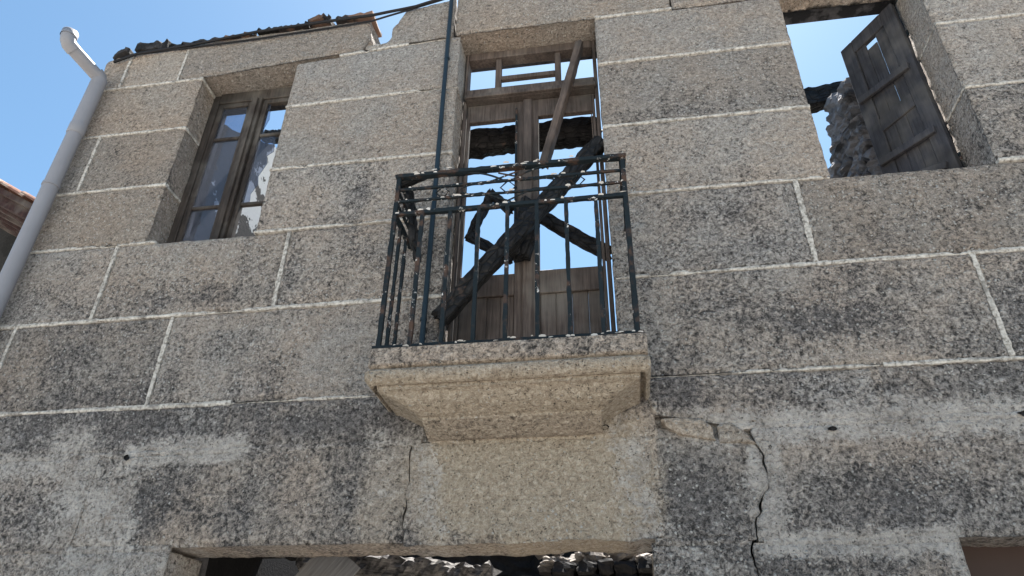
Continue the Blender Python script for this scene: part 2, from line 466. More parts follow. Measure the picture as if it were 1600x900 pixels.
J = lambda pts: [(P(x, y).z, P(x, y).x) for x, y in pts]
crackL = sorted(J([(627, 856), (630, 830), (627, 815), (634, 790), (633, 770), (639, 748), (638, 720), (642, 690)]))
crackR = sorted(J([(1188, 858), (1183, 835), (1182, 808), (1190, 800), (1188, 790), (1194, 770), (1203, 762), (1200, 738), (1193, 720), (1194, 710), (1184, 696), (1172, 676)]))
crackR2 = sorted(J([(1178, 846), (1174, 858), (1180, 880), (1186, 900), (1190, 930)]))

def ck(c, sg):
    zz = np.linspace(c[0][0], c[-1][0], 60)
    return [(z, poly_at(c, z) + .006 * N3(z * 23, 1, 4) + .004 * N3(z * 60, 1, 9) + sg * max(-.0015, .0012 + .0042 * N3(z * 9, 5, 2))) for z in zz]
L1, L2, L3 = 3.15, 3.765, 4.368
R1, R2, R3 = 3.178, 3.815, 4.428
XC = -4.1; XR = 4.8
# row A
block(XC, -3.85, L1, L2); block(-3.85, -2.74, L1, L2); block(-2.74, -1.0, L1, L2, hi=(L2, 3.775))
block(-1.0, .02, L1, 3.235)
block(.02, 1.96, R1, R2); block(1.96, 3.4, R1, R2); block(3.4, XR, R1, R2)
# row B
block(XC, -3.325, L2, L3); block(-3.325, -2.075, L2, L3); block(-2.075, -1.0, L2, L3, hi=(L3 + .01, L3 + .01), lo=(L2 + .01, L2 + .01))
block(.02, 1.155, R2, R3); block(1.155, 2.95, R2, R3); block(2.95, XR, R2, R3)
# left pier and the stones between window and door
block(XC, -3.12, L3, 4.885); block(XC, -3.84, 4.885, 5.45); block(-3.84, -3.12, 4.885, 5.45); block(XC, -3.12, 5.45, 5.99)
block(-2.335, -1.0, L3, 4.93, lo=(L3 + .01, L3 + .01)); block(-2.335, -1.0, 4.93, 5.56, hi=(5.55, 5.575), lo=(4.93, 4.93))
block(-2.335, -1.0, 5.56, 6.1, lo=(5.55, 5.575), hi=(6.04, 6.13))
# top row, broken where the roof fell
block(XC, -3.87, 5.99, 6.40, rag=(.03, 0, 0, .03), hi=(6.36, 6.42)); block(-3.87, -3.35, 5.99, 6.44)
endL = sorted(J([(582, 22), (578, 40), (581, 58), (572, 72), (566, 80)]))
block(-3.35, -1.77, 5.99, 6.46, lo=(5.99, 6.10), hi=(6.445, 6.475), right=endL, rag=(0, .03, 0, .012))
block(-1.78, -1.50, 6.11, 6.17, rag=(.02, .02, 0, .05), hi=(6.155, 6.2))
begR = sorted(J([(598, 68), (606, 60), (613, 42), (622, 36), (626, 22), (632, 12)]))
block(-1.55, -1.06, 6.12, 6.57, left=begR, rag=(.03, 0, 0, .02), lo=(6.115, 6.135), hi=(6.54, 6.6))
block(-1.06, .6, 6.15, 6.68)
# right of the door
block(.02, 1.37, R3, 5.02); block(.02, 1.37, 5.02, 5.64); block(.02, 1.37, 5.64, 6.15)
block(.6, 1.15, 6.15, 6.68); block(1.15, 1.37, 6.15, 6.3); block(1.15, 2.6, 6.3, 6.68, depth=.27)
block(2.29, 3.5, 4.44, 5.05); block(3.5, XR, 4.44, 5.05); block(2.29, XR, 5.05, 5.66); block(2.29, XR, 5.66, 6.3); block(2.6, XR, 6.3, 6.68)
# lower wall: joints smeared over with cement
lw = dict(gap=.002)
Lj, Rj = 2.87, 2.885
block(XC, -2.2, Lj, L1, **lw); block(-2.2, -1.02, Lj, L1, **lw); block(-1.02, .0, Lj, L1, **lw)
block(.0, .185, 2.872, R1, **lw); block(.185, .67, Rj, R1, lo=(2.962, 2.868), rag=(0, 0, .008, 0), **lw); block(.67, 1.3, Rj, R1, **lw); block(1.3, 3.2, Rj, R1, **lw); block(3.2, XR, Rj, R1, **lw)
block(XC, -2.95, 2.35, Lj, **lw)
block(-2.95, -1.09, 2.355, Lj, right=ck(crackL, -1), **lw)
block(-1.09, .16, 2.345, Lj, left=ck(crackL, 1), rag=(0, 0, .016, 0), **lw)
block(.16, .66, 2.335, Rj - .01, right=ck(crackR, -1), hi=(2.90, 2.795), rag=(0, 0, 0, .008), **lw)
block(.66, 2.6, 2.325, Rj, left=ck(crackR, 1), rag=(0, 0, .006, 0), **lw); block(2.6, XR, 2.325, Rj, **lw)
# broken sliver of stone above the cracked joint
sl_ = [(1033, 655), (1110, 660), (1160, 668)]
def sliver(pix, proud):
    pts = [P(*q) for q in pix]; out = []; n = len(pts); sd = rnd.random() * 30
    for k in range(n):
        a, b = pts[k], pts[(k + 1) % n]; m_ = max(2, int((b - a).length / .008))
        for i in range(m_):
            q = a.lerp(b, i / m_); out.append(Vector((q.x + .005 * N3(q.x * 30, sd, q.z * 30), 0, q.z + .005 * N3(q.x * 30, sd + 4, q.z * 30))))
    c = sum(out, Vector()) / len(out); n = len(out); V, F = [], []
    for y, k in ((.18, .94), (.02, .985), (.004 - proud, 1.0), (-.004 - proud, .93), (-.007 - proud, .8), (-.008 - proud, .6), (-.008 - proud, .4), (-.008 - proud, .2)):
        for q in out:
            p = c + (q - c) * k; V.append((p.x, y + (.005 * N3(p.x * 25, sd, p.z * 25) + .003 * N3(p.x * 70, sd, p.z * 70) if y < .02 else 0), p.z))
    for a in range(7):
        for k in range(n): F.append((a * n + k, a * n + (k + 1) % n, (a + 1) * n + (k + 1) % n, (a + 1) * n + k))
    V.append((c.x, -.008 - proud, c.z)); F += [(7 * n + k, 7 * n + (k + 1) % n, len(V) - 1) for k in range(n)]
    me = mesh(V, F, True); at = me.color_attributes.new('stain', 'FLOAT_COLOR', 'POINT'); at.data.foreach_set('color', [.15, .2, .35, .2] * len(V))
    link('stone_sliver', me, GRAN, house)
sliver([(1031, 656), (1048, 653), (1098, 657), (1112, 668), (1117, 688), (1085, 684), (1060, 679), (1044, 671)], .012)
sliver([(1120, 664), (1140, 660), (1162, 672), (1183, 693), (1155, 691), (1124, 693)], .0)
sliver([(1012, 622), (1026, 628), (1027, 646), (1018, 644)], .004)
block(.15, .70, 2.77, 2.985, proud=-.05, depth=.2)

# piers beside the street openings
for a, b in ((1.75, 2.35), (1.1, 1.75), (.5, 1.1), (0, .5)):
    r_ = .0155 if a > 1.5 else .04
    block(XC, -2.35, a, b, res=r_, **lw)
    if a > 1.5:
        block(.11, .6, a, 2.335, res=r_, right=ck(crackR2, -1), **lw); block(.6, 1.46, a, 2.325, left=ck(crackR2, 1), **lw)
    else: block(.11, 1.46, a, b, res=r_, **lw)
    block(2.45, XR, a, b if a < 1.5 else 2.325, res=r_, **lw)

# wall core behind the facing stones
core = boxes([(XC, -3.2, .332, .5, 0, 6.35), (-3.2, -2.28, .332, .5, 2.5, 4.33), (-2.28, -1.06, .332, .5, 2.5, 6.1), (-3.2, -2.28, .332, .5, 6.08, 6.4),
              (-1.06, .08, .332, .5, 2.5, 3.22), (.08, 1.31, .332, .5, 2.5, 6.5), (1.31, 2.35, .332, .5, 2.5, 4.40), (2.35, XR, .332, .5, 0, 6.6),
              (-1.06, .08, .332, .5, 6.28, 6.6), (-3.2, -2.42, .332, .5, 0, 2.5), (.18, 1.40, .332, .5, 0, 2.5), (1.31, 2.35, .332, .5, 6.42, 6.6)])
link('wall_core', core, SOOT, house)

# -------------------- mortar
def mortar(p0, p1, nrm=(0, -1, 0), wd=.021, keep=.72, proud=.004, sd=None, name='mortar_joint', mat=None):
    p0, p1, nrm = Vector(p0), Vector(p1), Vector(nrm); d = p1 - p0; L = d.length; d.normalize(); s = d.cross(nrm).normalized()
    sd = rnd.random() * 60 if sd is None else sd
    n = max(3, int(L / .011)); V, F = [], []
    run = False
    for i in range(n + 1):
        t = i / n * L; c = p0 + d * t
        th = N3(t * 2.1, sd, 3) * .8 + .5 * N3(t * 11, sd, 8) + .25 * N3(t * 40, sd, 2)
        k = max(0, min(1, (th + keep) * 3.2)) if keep < 2 else 1
        hw = wd / 2 * (.35 + .8 * k) * (1 + .35 * N3(t * 7, sd, 1) + .35 * N3(t * 26, sd, 1) + .4 * N3(t * 60, sd, 4)); up = proud * k - .012 * (1 - k)
        off = .0025 * N3(t * 9, sd, 6) + .0015 * N3(t * 33, sd, 16)
        c = c + s * off
        up2 = up + .002 * N3(t * 50, sd, 11)
        V += [c - s * hw * 1.15 - nrm * .035, c - s * hw + nrm * (up2 - .002), c + nrm * (up2 + .0015), c + s * hw + nrm * (up - .002), c + s * hw * 1.15 - nrm * .035]
        if i:
            b = (i - 1) * 5
            for q in range(4): F.append((b + q, b + q + 1, b + q + 6, b + q + 5))
    F.append((0, 4, 3, 2, 1)[::-1]); b = n * 5; F.append((b, b + 1, b + 2, b + 3, b + 4)[::-1])
    me = mesh(V, F)
    if mat is GRAN:
        add_stain(me); 
    return link(name, me, mat or MORT, house)
def mh(x0, x1, z0, z1=None, **k): return mortar((x0, 0, z0), (x1, 0, z0 if z1 is None else z1), **k)
def mv(x, z0, z1, **k): return mortar((x, 0, z0 + .012), (x, 0, z1 - .012), **k)
mh(XC, -2.2, L1, keep=.75); mh(-2.2, -1.05, L1, keep=.1, wd=.016); mh(.05, .6, R1, keep=-.1, wd=.014); mh(.6, 1.35, R1, keep=.35, wd=.015); mh(1.35, 3.2, R1, keep=.9, wd=.017); mh(3.2, XR, R1)
mh(XC, -1.0, L2, L2 + .012, keep=.62); mh(.04, 1.2, R2, keep=.55); mh(1.2, 3.2, R2, keep=.6); mh(3.2, XR, R2)
mh(XC, -3.05, L3, keep=.35, wd=.017); mh(-2.33, -1.0, L3 + .01, keep=.5, wd=.016); mh(.04, 1.36, R3, keep=.55, wd=.017); mh(2.30, XR, R3 + .012, keep=.8)
mh(XC, -3.12, 4.885, keep=1); mh(XC, -3.12, 5.45, keep=1.1); mh(XC, -3.12, 5.99, keep=1.2)
mh(-2.33, -1.0, 4.93, keep=.62); mh(-2.33, -1.45, 5.552, 5.567, keep=1); mh(-1.45, -1.0, 5.567, 5.575, keep=-.2); mh(-1.98, -1.42, 6.068, 6.11, keep=.55); mh(-1.42, -1.06, 6.11, 6.13, keep=-.1)
mh(.03, 1.36, 5.02, keep=.95); mh(.03, 1.36, 5.64, keep=1.2); mh(.03, .6, 6.15, keep=1)
mh(2.30, XR, 5.05, keep=.55); mh(2.30, XR, 5.66, keep=1.2)
mh(2.6, XR, 6.3)
mv(-3.85, L1, L2, keep=.9); mv(-2.74, L1, L2, keep=.75); mv(-3.325, L2, L3, keep=1.1, wd=.019); mv(-2.075, L2, L3, keep=1.3, wd=.022)
mv(-3.84, 4.885, 5.45, keep=1.1); mv(-3.87, 5.99, 6.38, keep=1.1, wd=.019); mv(-3.35, 5.99, 6.43, keep=1.0, wd=.018)
mv(1.155, R2, R3, keep=1.1, wd=.026); mv(1.96, R1, R2, keep=.9, wd=.024); mv(2.95, R2, R3); mv(3.4, R1, R2); mv(3.5, 4.44, 5.05)
for z in (4.885, 5.45): mortar((-3.127, .01, z), (-3.127, .2, z), (1, 0, 0), keep=1.2, wd=.018)
mortar((-3.12, .0, 5.985), (-3.12, .2, 5.985), (1, 0, 0), keep=1.2, wd=.02, proud=-.001)
for z in (5.05, 5.66): mortar((2.298, .02, z), (2.298, .3, z), (-1, 0, 0), keep=.8, wd=.016)
# smeared cement in the lower joints
sm = dict(mat=GRAN, keep=3, wd=.03, proud=-.001)
mh(XC, -1.05, Lj, **sm); mh(.5, 3.2, Rj, **sm); mh(3.2, XR, Rj, **sm)
mv(-2.95, 2.35, Lj, **sm); mv(-2.2, Lj, L1, **sm); mv(1.3, Rj, R1, **sm); mv(.185, 2.95, R1, **sm); mv(.67, 2.9, R1, **sm); mv(3.2, Rj, R1, **sm); mv(2.6, 2.33, Rj, **sm)
mv(.16, 2.345, Lj - .02, **sm); mh(XC, -2.36, 2.35, **sm); mh(.13, .55, 2.335, **sm); mh(.62, 1.45, 2.325, **sm); mh(-1.0, -.02, Lj, **sm); mh(-.02, .19, 2.872, **sm); mv(.0, 2.86, R1, **sm)

# -------------------- drilled holes in the lower wall: black dishes on the face, their inner shade painted
def hole(px, py, r, sx=1.4):
    c = P(px, py); V, F = [], []; n = 9; sd = rnd.random() * 9
    for d, k in ((-.0115, 1.0), (-.004, .72)):
        for i in range(n):
            t = 2 * pi * i / n; rr = r * k * (1 + .7 * N3(cos(t) * 1.5 + sd, sin(t) * 1.5, 0))
            V.append((c.x + rr * sx * cos(t), d, c.z + rr * sin(t)))
    for i in range(n): F.append((i, (i + 1) % n, n + (i + 1) % n, n + i))
    F.append(tuple(range(n, 2 * n)))
    link('painted_drill_hole', mesh(V, F), CHAR, house)
hole(200, 716, .017, 1.0); hole(1300, 671, .013, 1.5); hole(1203, 699, .007, 1); hole(1598, 648, .015, 1.5); hole(946, 668, .016, 1); hole(673, 684, .013, 1.2)

# -------------------- balcony slab: moulded stone bracket
def slab():
    prof = [(-.375, 3.246, .700), (-.387, 3.240, .708), (-.390, 3.205, .708), (-.388, 3.150, .708), (-.380, 3.140, .704), (-.362, 3.134, .690), (-.362, 3.127, .690), (-.384, 3.122, .706), (-.398, 3.108, .714), (-.402, 3.085, .716),
            (-.396, 3.062, .712), (-.380, 3.046, .700), (-.362, 3.042, .690), (-.352, 3.066, .676), (-.346, 3.066, .668), (-.346, 3.024, .656), (-.332, 3.020, .640), (-.318, 3.014, .622), (-.298, 2.990, .575), (-.270, 2.966, .53), (-.235, 2.948, .495),
            (-.200, 2.934, .468), (-.186, 2.930, .462), (-.178, 2.918, .460), (-.10, 2.888, .460), (-.03, 2.868, .460)]
    # densify
    q = []
    for A_, B_ in zip(prof[:-1], prof[1:]):
        k = max(1, int(math.hypot(B_[0] - A_[0], B_[1] - A_[1]) / .009))
        for i in range(k): q.append(tuple(A_[m] + (B_[m] - A_[m]) * i / k for m in range(3)))
    q.append(prof[-1]); V, F = [], []
    cx = -.545; ny, nx = 16, 84; rows = []
    for y, z, hw in q:
        row = []
        def ad(x, yy):
            nn = .004 * FB(x * 5, yy * 5, z * 7, 3) + .0035 * N3(x * 33, yy * 33, z * 33)
            V.append((x + nn * (1 if x > cx else -1) * .7, yy + nn, z + nn * .5)); row.append(len(V) - 1)
        for i in range(ny): ad(cx - hw, .02 + (y - .02) * i / ny)
        for i in range(nx + 1):
            x = cx - hw + 2 * hw * i / nx
            e = min(i, nx - i) / nx * 2 * hw
            ad(x, y + .014 * max(0, 1 - e / .02) ** 2)
        for i in range(ny - 1, -1, -1): ad(cx + hw, .02 + (y - .02) * i / ny)
        rows.append(row)
    n = len(rows[0])
    for a, b in zip(rows[:-1], rows[1:]):
        for k in range(n - 1): F.append((a[k], b[k], b[k + 1], a[k + 1]))
    F.append(tuple(rows[0])); F.append(tuple(rows[-1][::-1])); 
    me = mesh(V, F, True, sharp=30)
    at = me.color_attributes.new('stain', 'FLOAT_COLOR', 'POINT'); buf = []
    for v in me.vertices:
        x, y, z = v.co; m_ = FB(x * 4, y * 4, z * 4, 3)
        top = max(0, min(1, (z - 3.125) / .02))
        sh = max(0, min(1, (2.925 - z) / .012))  # soffit band: underside shade put into the stain colour
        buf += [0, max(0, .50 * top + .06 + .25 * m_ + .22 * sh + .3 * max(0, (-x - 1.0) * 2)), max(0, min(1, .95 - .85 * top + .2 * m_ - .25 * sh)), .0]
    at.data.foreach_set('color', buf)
    return link('balcony_slab', me, GRAN, house)
slab()

# -------------------- railing
def railing():
    ZT, Yf = 4.435, -.335; xl, xr = -1.225, .125
    fr = []
    def wob(a, b, rr, seed, flat=1.0):
        a, b = Vector(a), Vector(b); L = (b - a).length
        me = beam_mesh((0, 0, 0), (0, 0, L), rr * 2, rr * 2 * flat, rough=.0028, seed=seed, ragged=.006, seg=max(8, int(L / .014)))
        return me, a, b
    root = link('balcony_railing', beam_mesh((xl - .02, Yf, ZT), (xr + .02, Yf, ZT), .042, .026, rough=.004, seed=3, ragged=.01, seg=110), IRON, house)
    def bar(name, a, b, rr, flat=1.0, seed=None):
        me, a, b = wob(a, b, rr, seed if seed is not None else rnd.random() * 40, flat)
        o = link(name, me, IRON, root); o.location = a; o.rotation_euler = (b - a).to_track_quat('Z', 'Y').to_euler(); return o
    for x in (xl, xr):
        bar('top_rail', (x, Yf, ZT), (x, .03, ZT), .019, .7)
    zs = [(4.335, .0075), (4.245, .0075), (4.15, .013)]
    for z, r in zs:
        bar('rail', (xl, Yf, z), (xr, Yf, z), r)
        for x in (xl, xr): bar('rail', (x, Yf, z), (x, .03, z), r)
    bar('bottom_rail', (xl - .03, Yf, 3.262), (xr + .03, Yf, 3.262), .017, .8)
    for x in (xl, xr): bar('bottom_rail', (x, Yf, 3.262), (x, .02, 3.262), .013)
    n = 8
    for i in range(n + 1):
        x = xl + (xr - xl) * i / n; c = i in (0, n)
        bar('corner_post' if c else 'baluster', (x, Yf, 3.25), (x, Yf, ZT if c else 4.15), .0115 if not c else .013)
    for x in (xl, xr):
        for k in (1, 2): bar('baluster', (x, Yf + .118 * k, 3.25), (x, Yf + .118 * k, 4.15), .0095)
    # ornaments between the upper rails: looped scrolls and diamonds
    def orn(pts, r=.0052, name='scroll'):
        link(name, tube(pts, r, 6), IRON, root)
    def diamond(cx, z=4.29, s=.045):
        orn([(cx, Yf, z + s), (cx + s * .9, Yf, z), (cx, Yf, z - s), (cx - s * .9, Yf, z), (cx, Yf, z + s)], name='diamond')
    diamond(-.14); diamond(-.945)
    cxm = -.55
    def loop(sgn):
        pts = []
        for k in range(27):
            t = k / 26
            a = -2.2 + 5.2 * t
            pts.append((cxm + sgn * (.16 + .11 * cos(a) * 1.0), Yf + .004 * sgn, 4.262 + .04 * sin(a) - .03 * (cos(a) - 1) * .0))
        pts = [(cxm - sgn * .015, Yf, 4.42)] + [(cxm + sgn * .04, Yf, 4.33)] + pts + [(cxm + sgn * .03, Yf, 4.17)]
        # sweep: from the rail down round the loop and back
        return pts
    for s_ in (-1, 1):
        q = []
        for k in range(31):
            a = radians(60 + 240 * k / 30)
            q.append((cxm + s_ * (.20 + .0) + s_ * .085 * -cos(a) , Yf, 4.292 + .036 * sin(a)))
        pts = [(cxm - s_ * .05, Yf, 4.16)] + [(cxm + s_ * .055, Yf, 4.30)][:0] + q[::-1] + [(cxm - s_ * .06, Yf, 4.40)]
        sm_ = []
        for i in range(len(pts) - 1):
            for k in range(3):
                t = k / 3; sm_.append(tuple(pts[i][c] * (1 - t) + pts[i + 1][c] * t for c in range(3)))
        sm_.append(pts[-1]); orn(sm_)
        q2 = [(cxm + s_ * (.02 + .25 * t), Yf, 4.425 - .09 * (1 - t) ** 2) for t in [k / 10 for k in range(11)]]
        orn(q2, .006)
    diamond(cxm, 4.285, .05)
    orn([(xl, Yf + .17 + .05 * cos(a), 4.29 + .05 * sin(a)) for a in [k * pi / 8 for k in range(17)]])
    orn([(xr, Yf + .17 + .05 * cos(a), 4.29 + .05 * sin(a)) for a in [k * pi / 8 for k in range(17)]])
    # curled plates of old paint lifting off the rails
    V, F = [], []
    spots = [(ZT + .0, .021, 16), (4.335, .009, 7), (4.245, .009, 10), (4.15, .014, 14), (3.262, .015, 26)]
    for z, r, cnt in spots:
        for k in range(cnt):
            x = rnd.uniform(xl, xr); l = rnd.uniform(.012, .04); h = rnd.uniform(.003, .008); b = len(V); y = Yf - r - .001
            cu = rnd.uniform(.001, .007); zz = z + rnd.uniform(-.3, 1) * r
            V += [(x, y, zz), (x + l, y, zz + rnd.uniform(-.004, .004)), (x + l * .9, y - cu, zz + h), (x + l * .4, y - cu * 1.5, zz + h * 1.2), (x + .002, y - cu, zz + h * .8)]
            F.append((b, b + 1, b + 2, b + 3, b + 4))
    fo = link('paint_flakes', mesh(V, F), mat_plain('old_white_paint', (.55, .54, .53), .2, 30, .8), root); fo['kind'] = 'stuff'
    return root
railing()

# -------------------- balcony door: frame, transom, two leaves with boarded bottoms
def door():
    y0, y1 = .20, .30
    D = link('balcony_door', boxes([(-1.0, -.978, y0, y1, 3.235, 6.15), (-.008, .02, y0, y1, 3.235, 6.15), (-.978, -.008, y0, y1, 6.075, 6.15)], .006), WOOD, house)
    def part(n, l, m=WOOD, b=.004):
        o = link(n, boxes([l], b), m, D); return o
    part('transom_bar', (-.978, -.008, y0 - .02, y1, 5.60, 5.715)); part('drip_mould', (-.985, .005, y0 - .05, y0 - .02, 5.60, 5.635))
    part('glazing_bar', (-.765, -.72, y0 + .02, y1 - .03, 5.715, 6.075)); part('glazing_bar', (-.30, -.255, y0 + .02, y1 - .03, 5.715, 6.075))
    part('glazing_bar', (-.72, -.30, y0 + .025, y1 - .035, 5.845, 5.885))
    # leaves
    for sx, (a, b) in enumerate(((-.972, -.512), (-.508, -.014))):
        ya, yb = y0 + .03, y0 + .075
        st = .022
        part('stile', (a, a + (st if sx == 0 else .075), ya, yb, 3.26, 5.59)); part('stile', (b - (.085 if sx == 0 else .02), b, ya, yb, 3.26, 5.59))
        ia = a + (st if sx == 0 else .075); ib = b - (.085 if sx == 0 else .02)
        part('leaf_rail', (ia, ib, ya, yb, 5.42, 5.59)); part('leaf_rail', (ia, ib, ya - .004, yb, 3.885, 4.045 + .01 * sx)); part('leaf_rail', (ia, ib, ya, yb, 3.26, 3.36))
        n = 4; wd = (ib - ia) / n
        for k in range(n):
            part('board', (ia + k * wd + .0004, ia + (k + 1) * wd - .0004, ya + .012 + rnd.uniform(0, .008), yb - .006, 3.355, 3.89), WOOD, .006)
    part('cover_strip', (-.545, -.475, y0 + .008, y0 + .03, 3.26, 5.59), WOOD, .008)
    part('latch_bar', (-.60, -.585, y0 + .005, y0 + .02, 4.3, 5.5), IRON, .003)
    part('broken_edge', (-.046, -.038, y0 + .05, y0 + .062, 4.95, 5.58), PLANK, .001)
    return D
door()

# -------------------- left window: casement pair
def window():
    y0, y1 = .205, .285; z0, z1 = 4.365, 6.0
    Wn = link('window', boxes([(-3.135, -3.075, y0, y1, z0, z1), (-2.39, -2.325, y0, y1, z0, z1), (-3.075, -2.39, y0, y1, z1 - .09, z1 + .02), (-3.075, -2.39, y0, y1, z0, z0 + .08)], .005), WFRAME, house)
    def part(n, l, m=WFRAME, b=.004): return link(n, boxes([l], b), m, Wn)
    part('centre_post', (-2.775, -2.685, y0 - .015, y1 - .01, z0 + .08, z1 - .09)); part('cover_strip', (-2.75, -2.712, y0 - .035, y0 - .015, z0 + .09, z1 - .1))
    for a, b, gl in ((-3.075, -2.775, True), (-2.685, -2.39, False)):
        ya, yb = y0 + .015, y0 + .06
        part('stile', (a, a + .04, ya, yb, z0 + .08, z1 - .09)); part('stile', (b - .04, b, ya, yb, z0 + .08, z1 - .09))
        part('leaf_rail', (a + .04, b - .04, ya, yb, z1 - .13, z1 - .09)); part('leaf_rail', (a + .04, b - .04, ya, yb, z0 + .08, z0 + .14))
        for z in (4.83, 5.52): part('glazing_bar', (a + .04, b - .04, ya + .004, yb - .006, z - .013, z + .013))
        zz = [z0 + .14, 4.817, 5.507, z1 - .13]
        if gl:
            for k, (q0, q1) in enumerate(((zz[0], 4.817), (4.843, 5.507), (5.533, zz[3]))): part('pane', (a + .04, b - .04, ya + .018, ya + .022, q0, q1), GLASS, 0)
        else:
            def shard(pts):
                n = len(pts); V = [(x, ya + .018, z) for x, z in pts] + [(x, ya + .022, z) for x, z in pts]
                link('broken_pane', mesh(V, [tuple(range(n)), tuple(range(2 * n - 1, n - 1, -1))] + [(i, i + n, (i + 1) % n + n, (i + 1) % n) for i in range(n)]), GLASS, Wn)
            A, B = a + .04, b - .04
            shard([(A, 4.843), (A + .06, 4.843), (A + .05, 4.93), (A + .09, 5.02), (A + .075, 5.10), (A + .12, 5.22), (A + .10, 5.30), (A + .15, 5.34), (A + .13, 5.507), (A, 5.507)])
            shard([(B, 5.507), (B - .05, 5.507), (B - .03, 5.44), (B - .045, 5.40), (B, 5.33)])
            shard([(A, 5.533), (A + .03, 5.533), (A + .015, 5.60), (A + .04, 5.70), (A + .02, 5.87), (A, 5.87)])
    return Wn
window()

# -------------------- right window shutter, swung inward on the right jamb
def shutter():
    # local: x along the leaf from the hinge, y thickness, z up
    L, z0, z1 = .50, 4.45, 6.28
    sh = link('shutter', boxes([(0, .11, 0, .045, z0, z1), (L - .11, L, 0, .045, z0, z1), (.11, L - .11, 0, .045, z1 - .13, z1), (.11, L - .11, 0, .045, z0, z0 + .16), (.11, L - .11, 0, .045, 5.30, 5.42)], .005), SHUT, house)
    sh.location = (2.285, .31, 0); sh.rotation_euler.z = math.atan2(.49, -.30)
    def part(n, l, m=SHUT, b=.004): return link(n, boxes([l], b), m, sh)
    for a, b in ((4.61, 5.30), (5.42, 6.15)):
        for k in range(3):
            x = .11 + (L - .22) * k / 3; w_ = (L - .22) / 3
            if (a > 5 and k == 1): part('board', (x + .003, x + w_ - .001, .016, .03, a - .01, b - .07), SHUT)
            else: part('board', (x + .0005, x + w_ - .0005, .014, .03, a - .01, b + .01), SHUT, .006)
    # battens on the face
    for z, t in ((5.0, .0), (5.62, .0)):
        o = link('batten', boxes([(.04, L - .02, -.0, .03, -.028, .028)], .004), SHUT, sh); o.location = (0, .045, z); o.rotation_euler.y = -.12
    o = link('batten', boxes([(.06, L - .06, 0, .03, -.026, .026)], .004), SHUT, sh); o.location = (0, .045, 4.68); o.rotation_euler.y = -.35
    for z in (4.75, 5.95): part('hinge', (-.012, .06, -.012, .0, z - .03, z + .03), IRON, .002)
    return sh
shutter()

# -------------------- street openings
link('closed_door', boxes([(1.40, 2.5, .24, .29, .02, 2.36)], .004), DARKDOOR, house)
link('timber_lintel', beam_mesh((1.36, .29, 2.345), (2.56, .29, 2.345), .07, .05, rough=.008, seed=8), PLANK, house)

# -------------------- inside: gables, rear wall, broken cross wall
def stone_wall(name, origin, ux, length, tops, mat, sz=.30, thick=.32, seed=1, zmin=0, backing=True, parent=house, stones_from=None, bmat=None):
    """rubble wall of separate stones; tops: list (s, z)"""
    r = random.Random(seed); ux = Vector(ux).normalized(); nrm = Vector((0, 0, 1)).cross(ux)
    o3 = Vector(origin)
    ss = [t[0] for t in tops]; zz = [t[1] for t in tops]
    V, F = [], []; n = max(2, int(length / .12))
    for i in range(n + 1):
        s = length * i / n; zt = float(np.interp(s, ss, zz)) - .13 + .07 * N3(s * 5, seed, 0)
        for k in (-.42, .42):
            q = o3 + ux * s + nrm * (thick * k)
            V += [(q.x, q.y, zmin), (q.x, q.y, max(zt, zmin + .05))]
    for i in range(n):
        b = i * 4; c = b + 4
        F += [(b, c, c + 1, b + 1), (b + 2, b + 3, c + 3, c + 2), (b + 1, c + 1, c + 3, b + 3)]
    F += [(0, 1, 3, 2), (n * 4, n * 4 + 2, n * 4 + 3, n * 4 + 1)]
    root = link(name, mesh(V, F), bmat or mat, parent)
    variants = [rock_mesh(seed * 10 + k, amp=.16) for k in range(6)]
    for m_ in variants: m_.materials.append(mat)
    z = max(zmin, stones_from if stones_from is not None else zmin)
    while z < max(zz):
        h = sz * r.uniform(.55, .9); s = -r.uniform(0, sz * .4)
        while s < length:
            l = sz * r.uniform(.7, 1.7)
            if z + h * .5 < float(np.interp(s + l / 2, ss, zz)):
                c = o3 + ux * (s + l / 2) + Vector((0, 0, z + h / 2)) + nrm * r.uniform(-.02, .02)
                o = bpy.data.objects.new('stone', r.choice(variants)); C.objects.link(o); o.parent = root
                o.location = c; o.scale = (l * 1.0, thick * r.uniform(1.0, 1.12), h * 1.02)
                o.rotation_euler = (r.uniform(-.06, .06), r.uniform(-.09, .09), math.atan2(ux.y, ux.x) + r.uniform(-.06, .06))
            s += l
        z += h
    return root
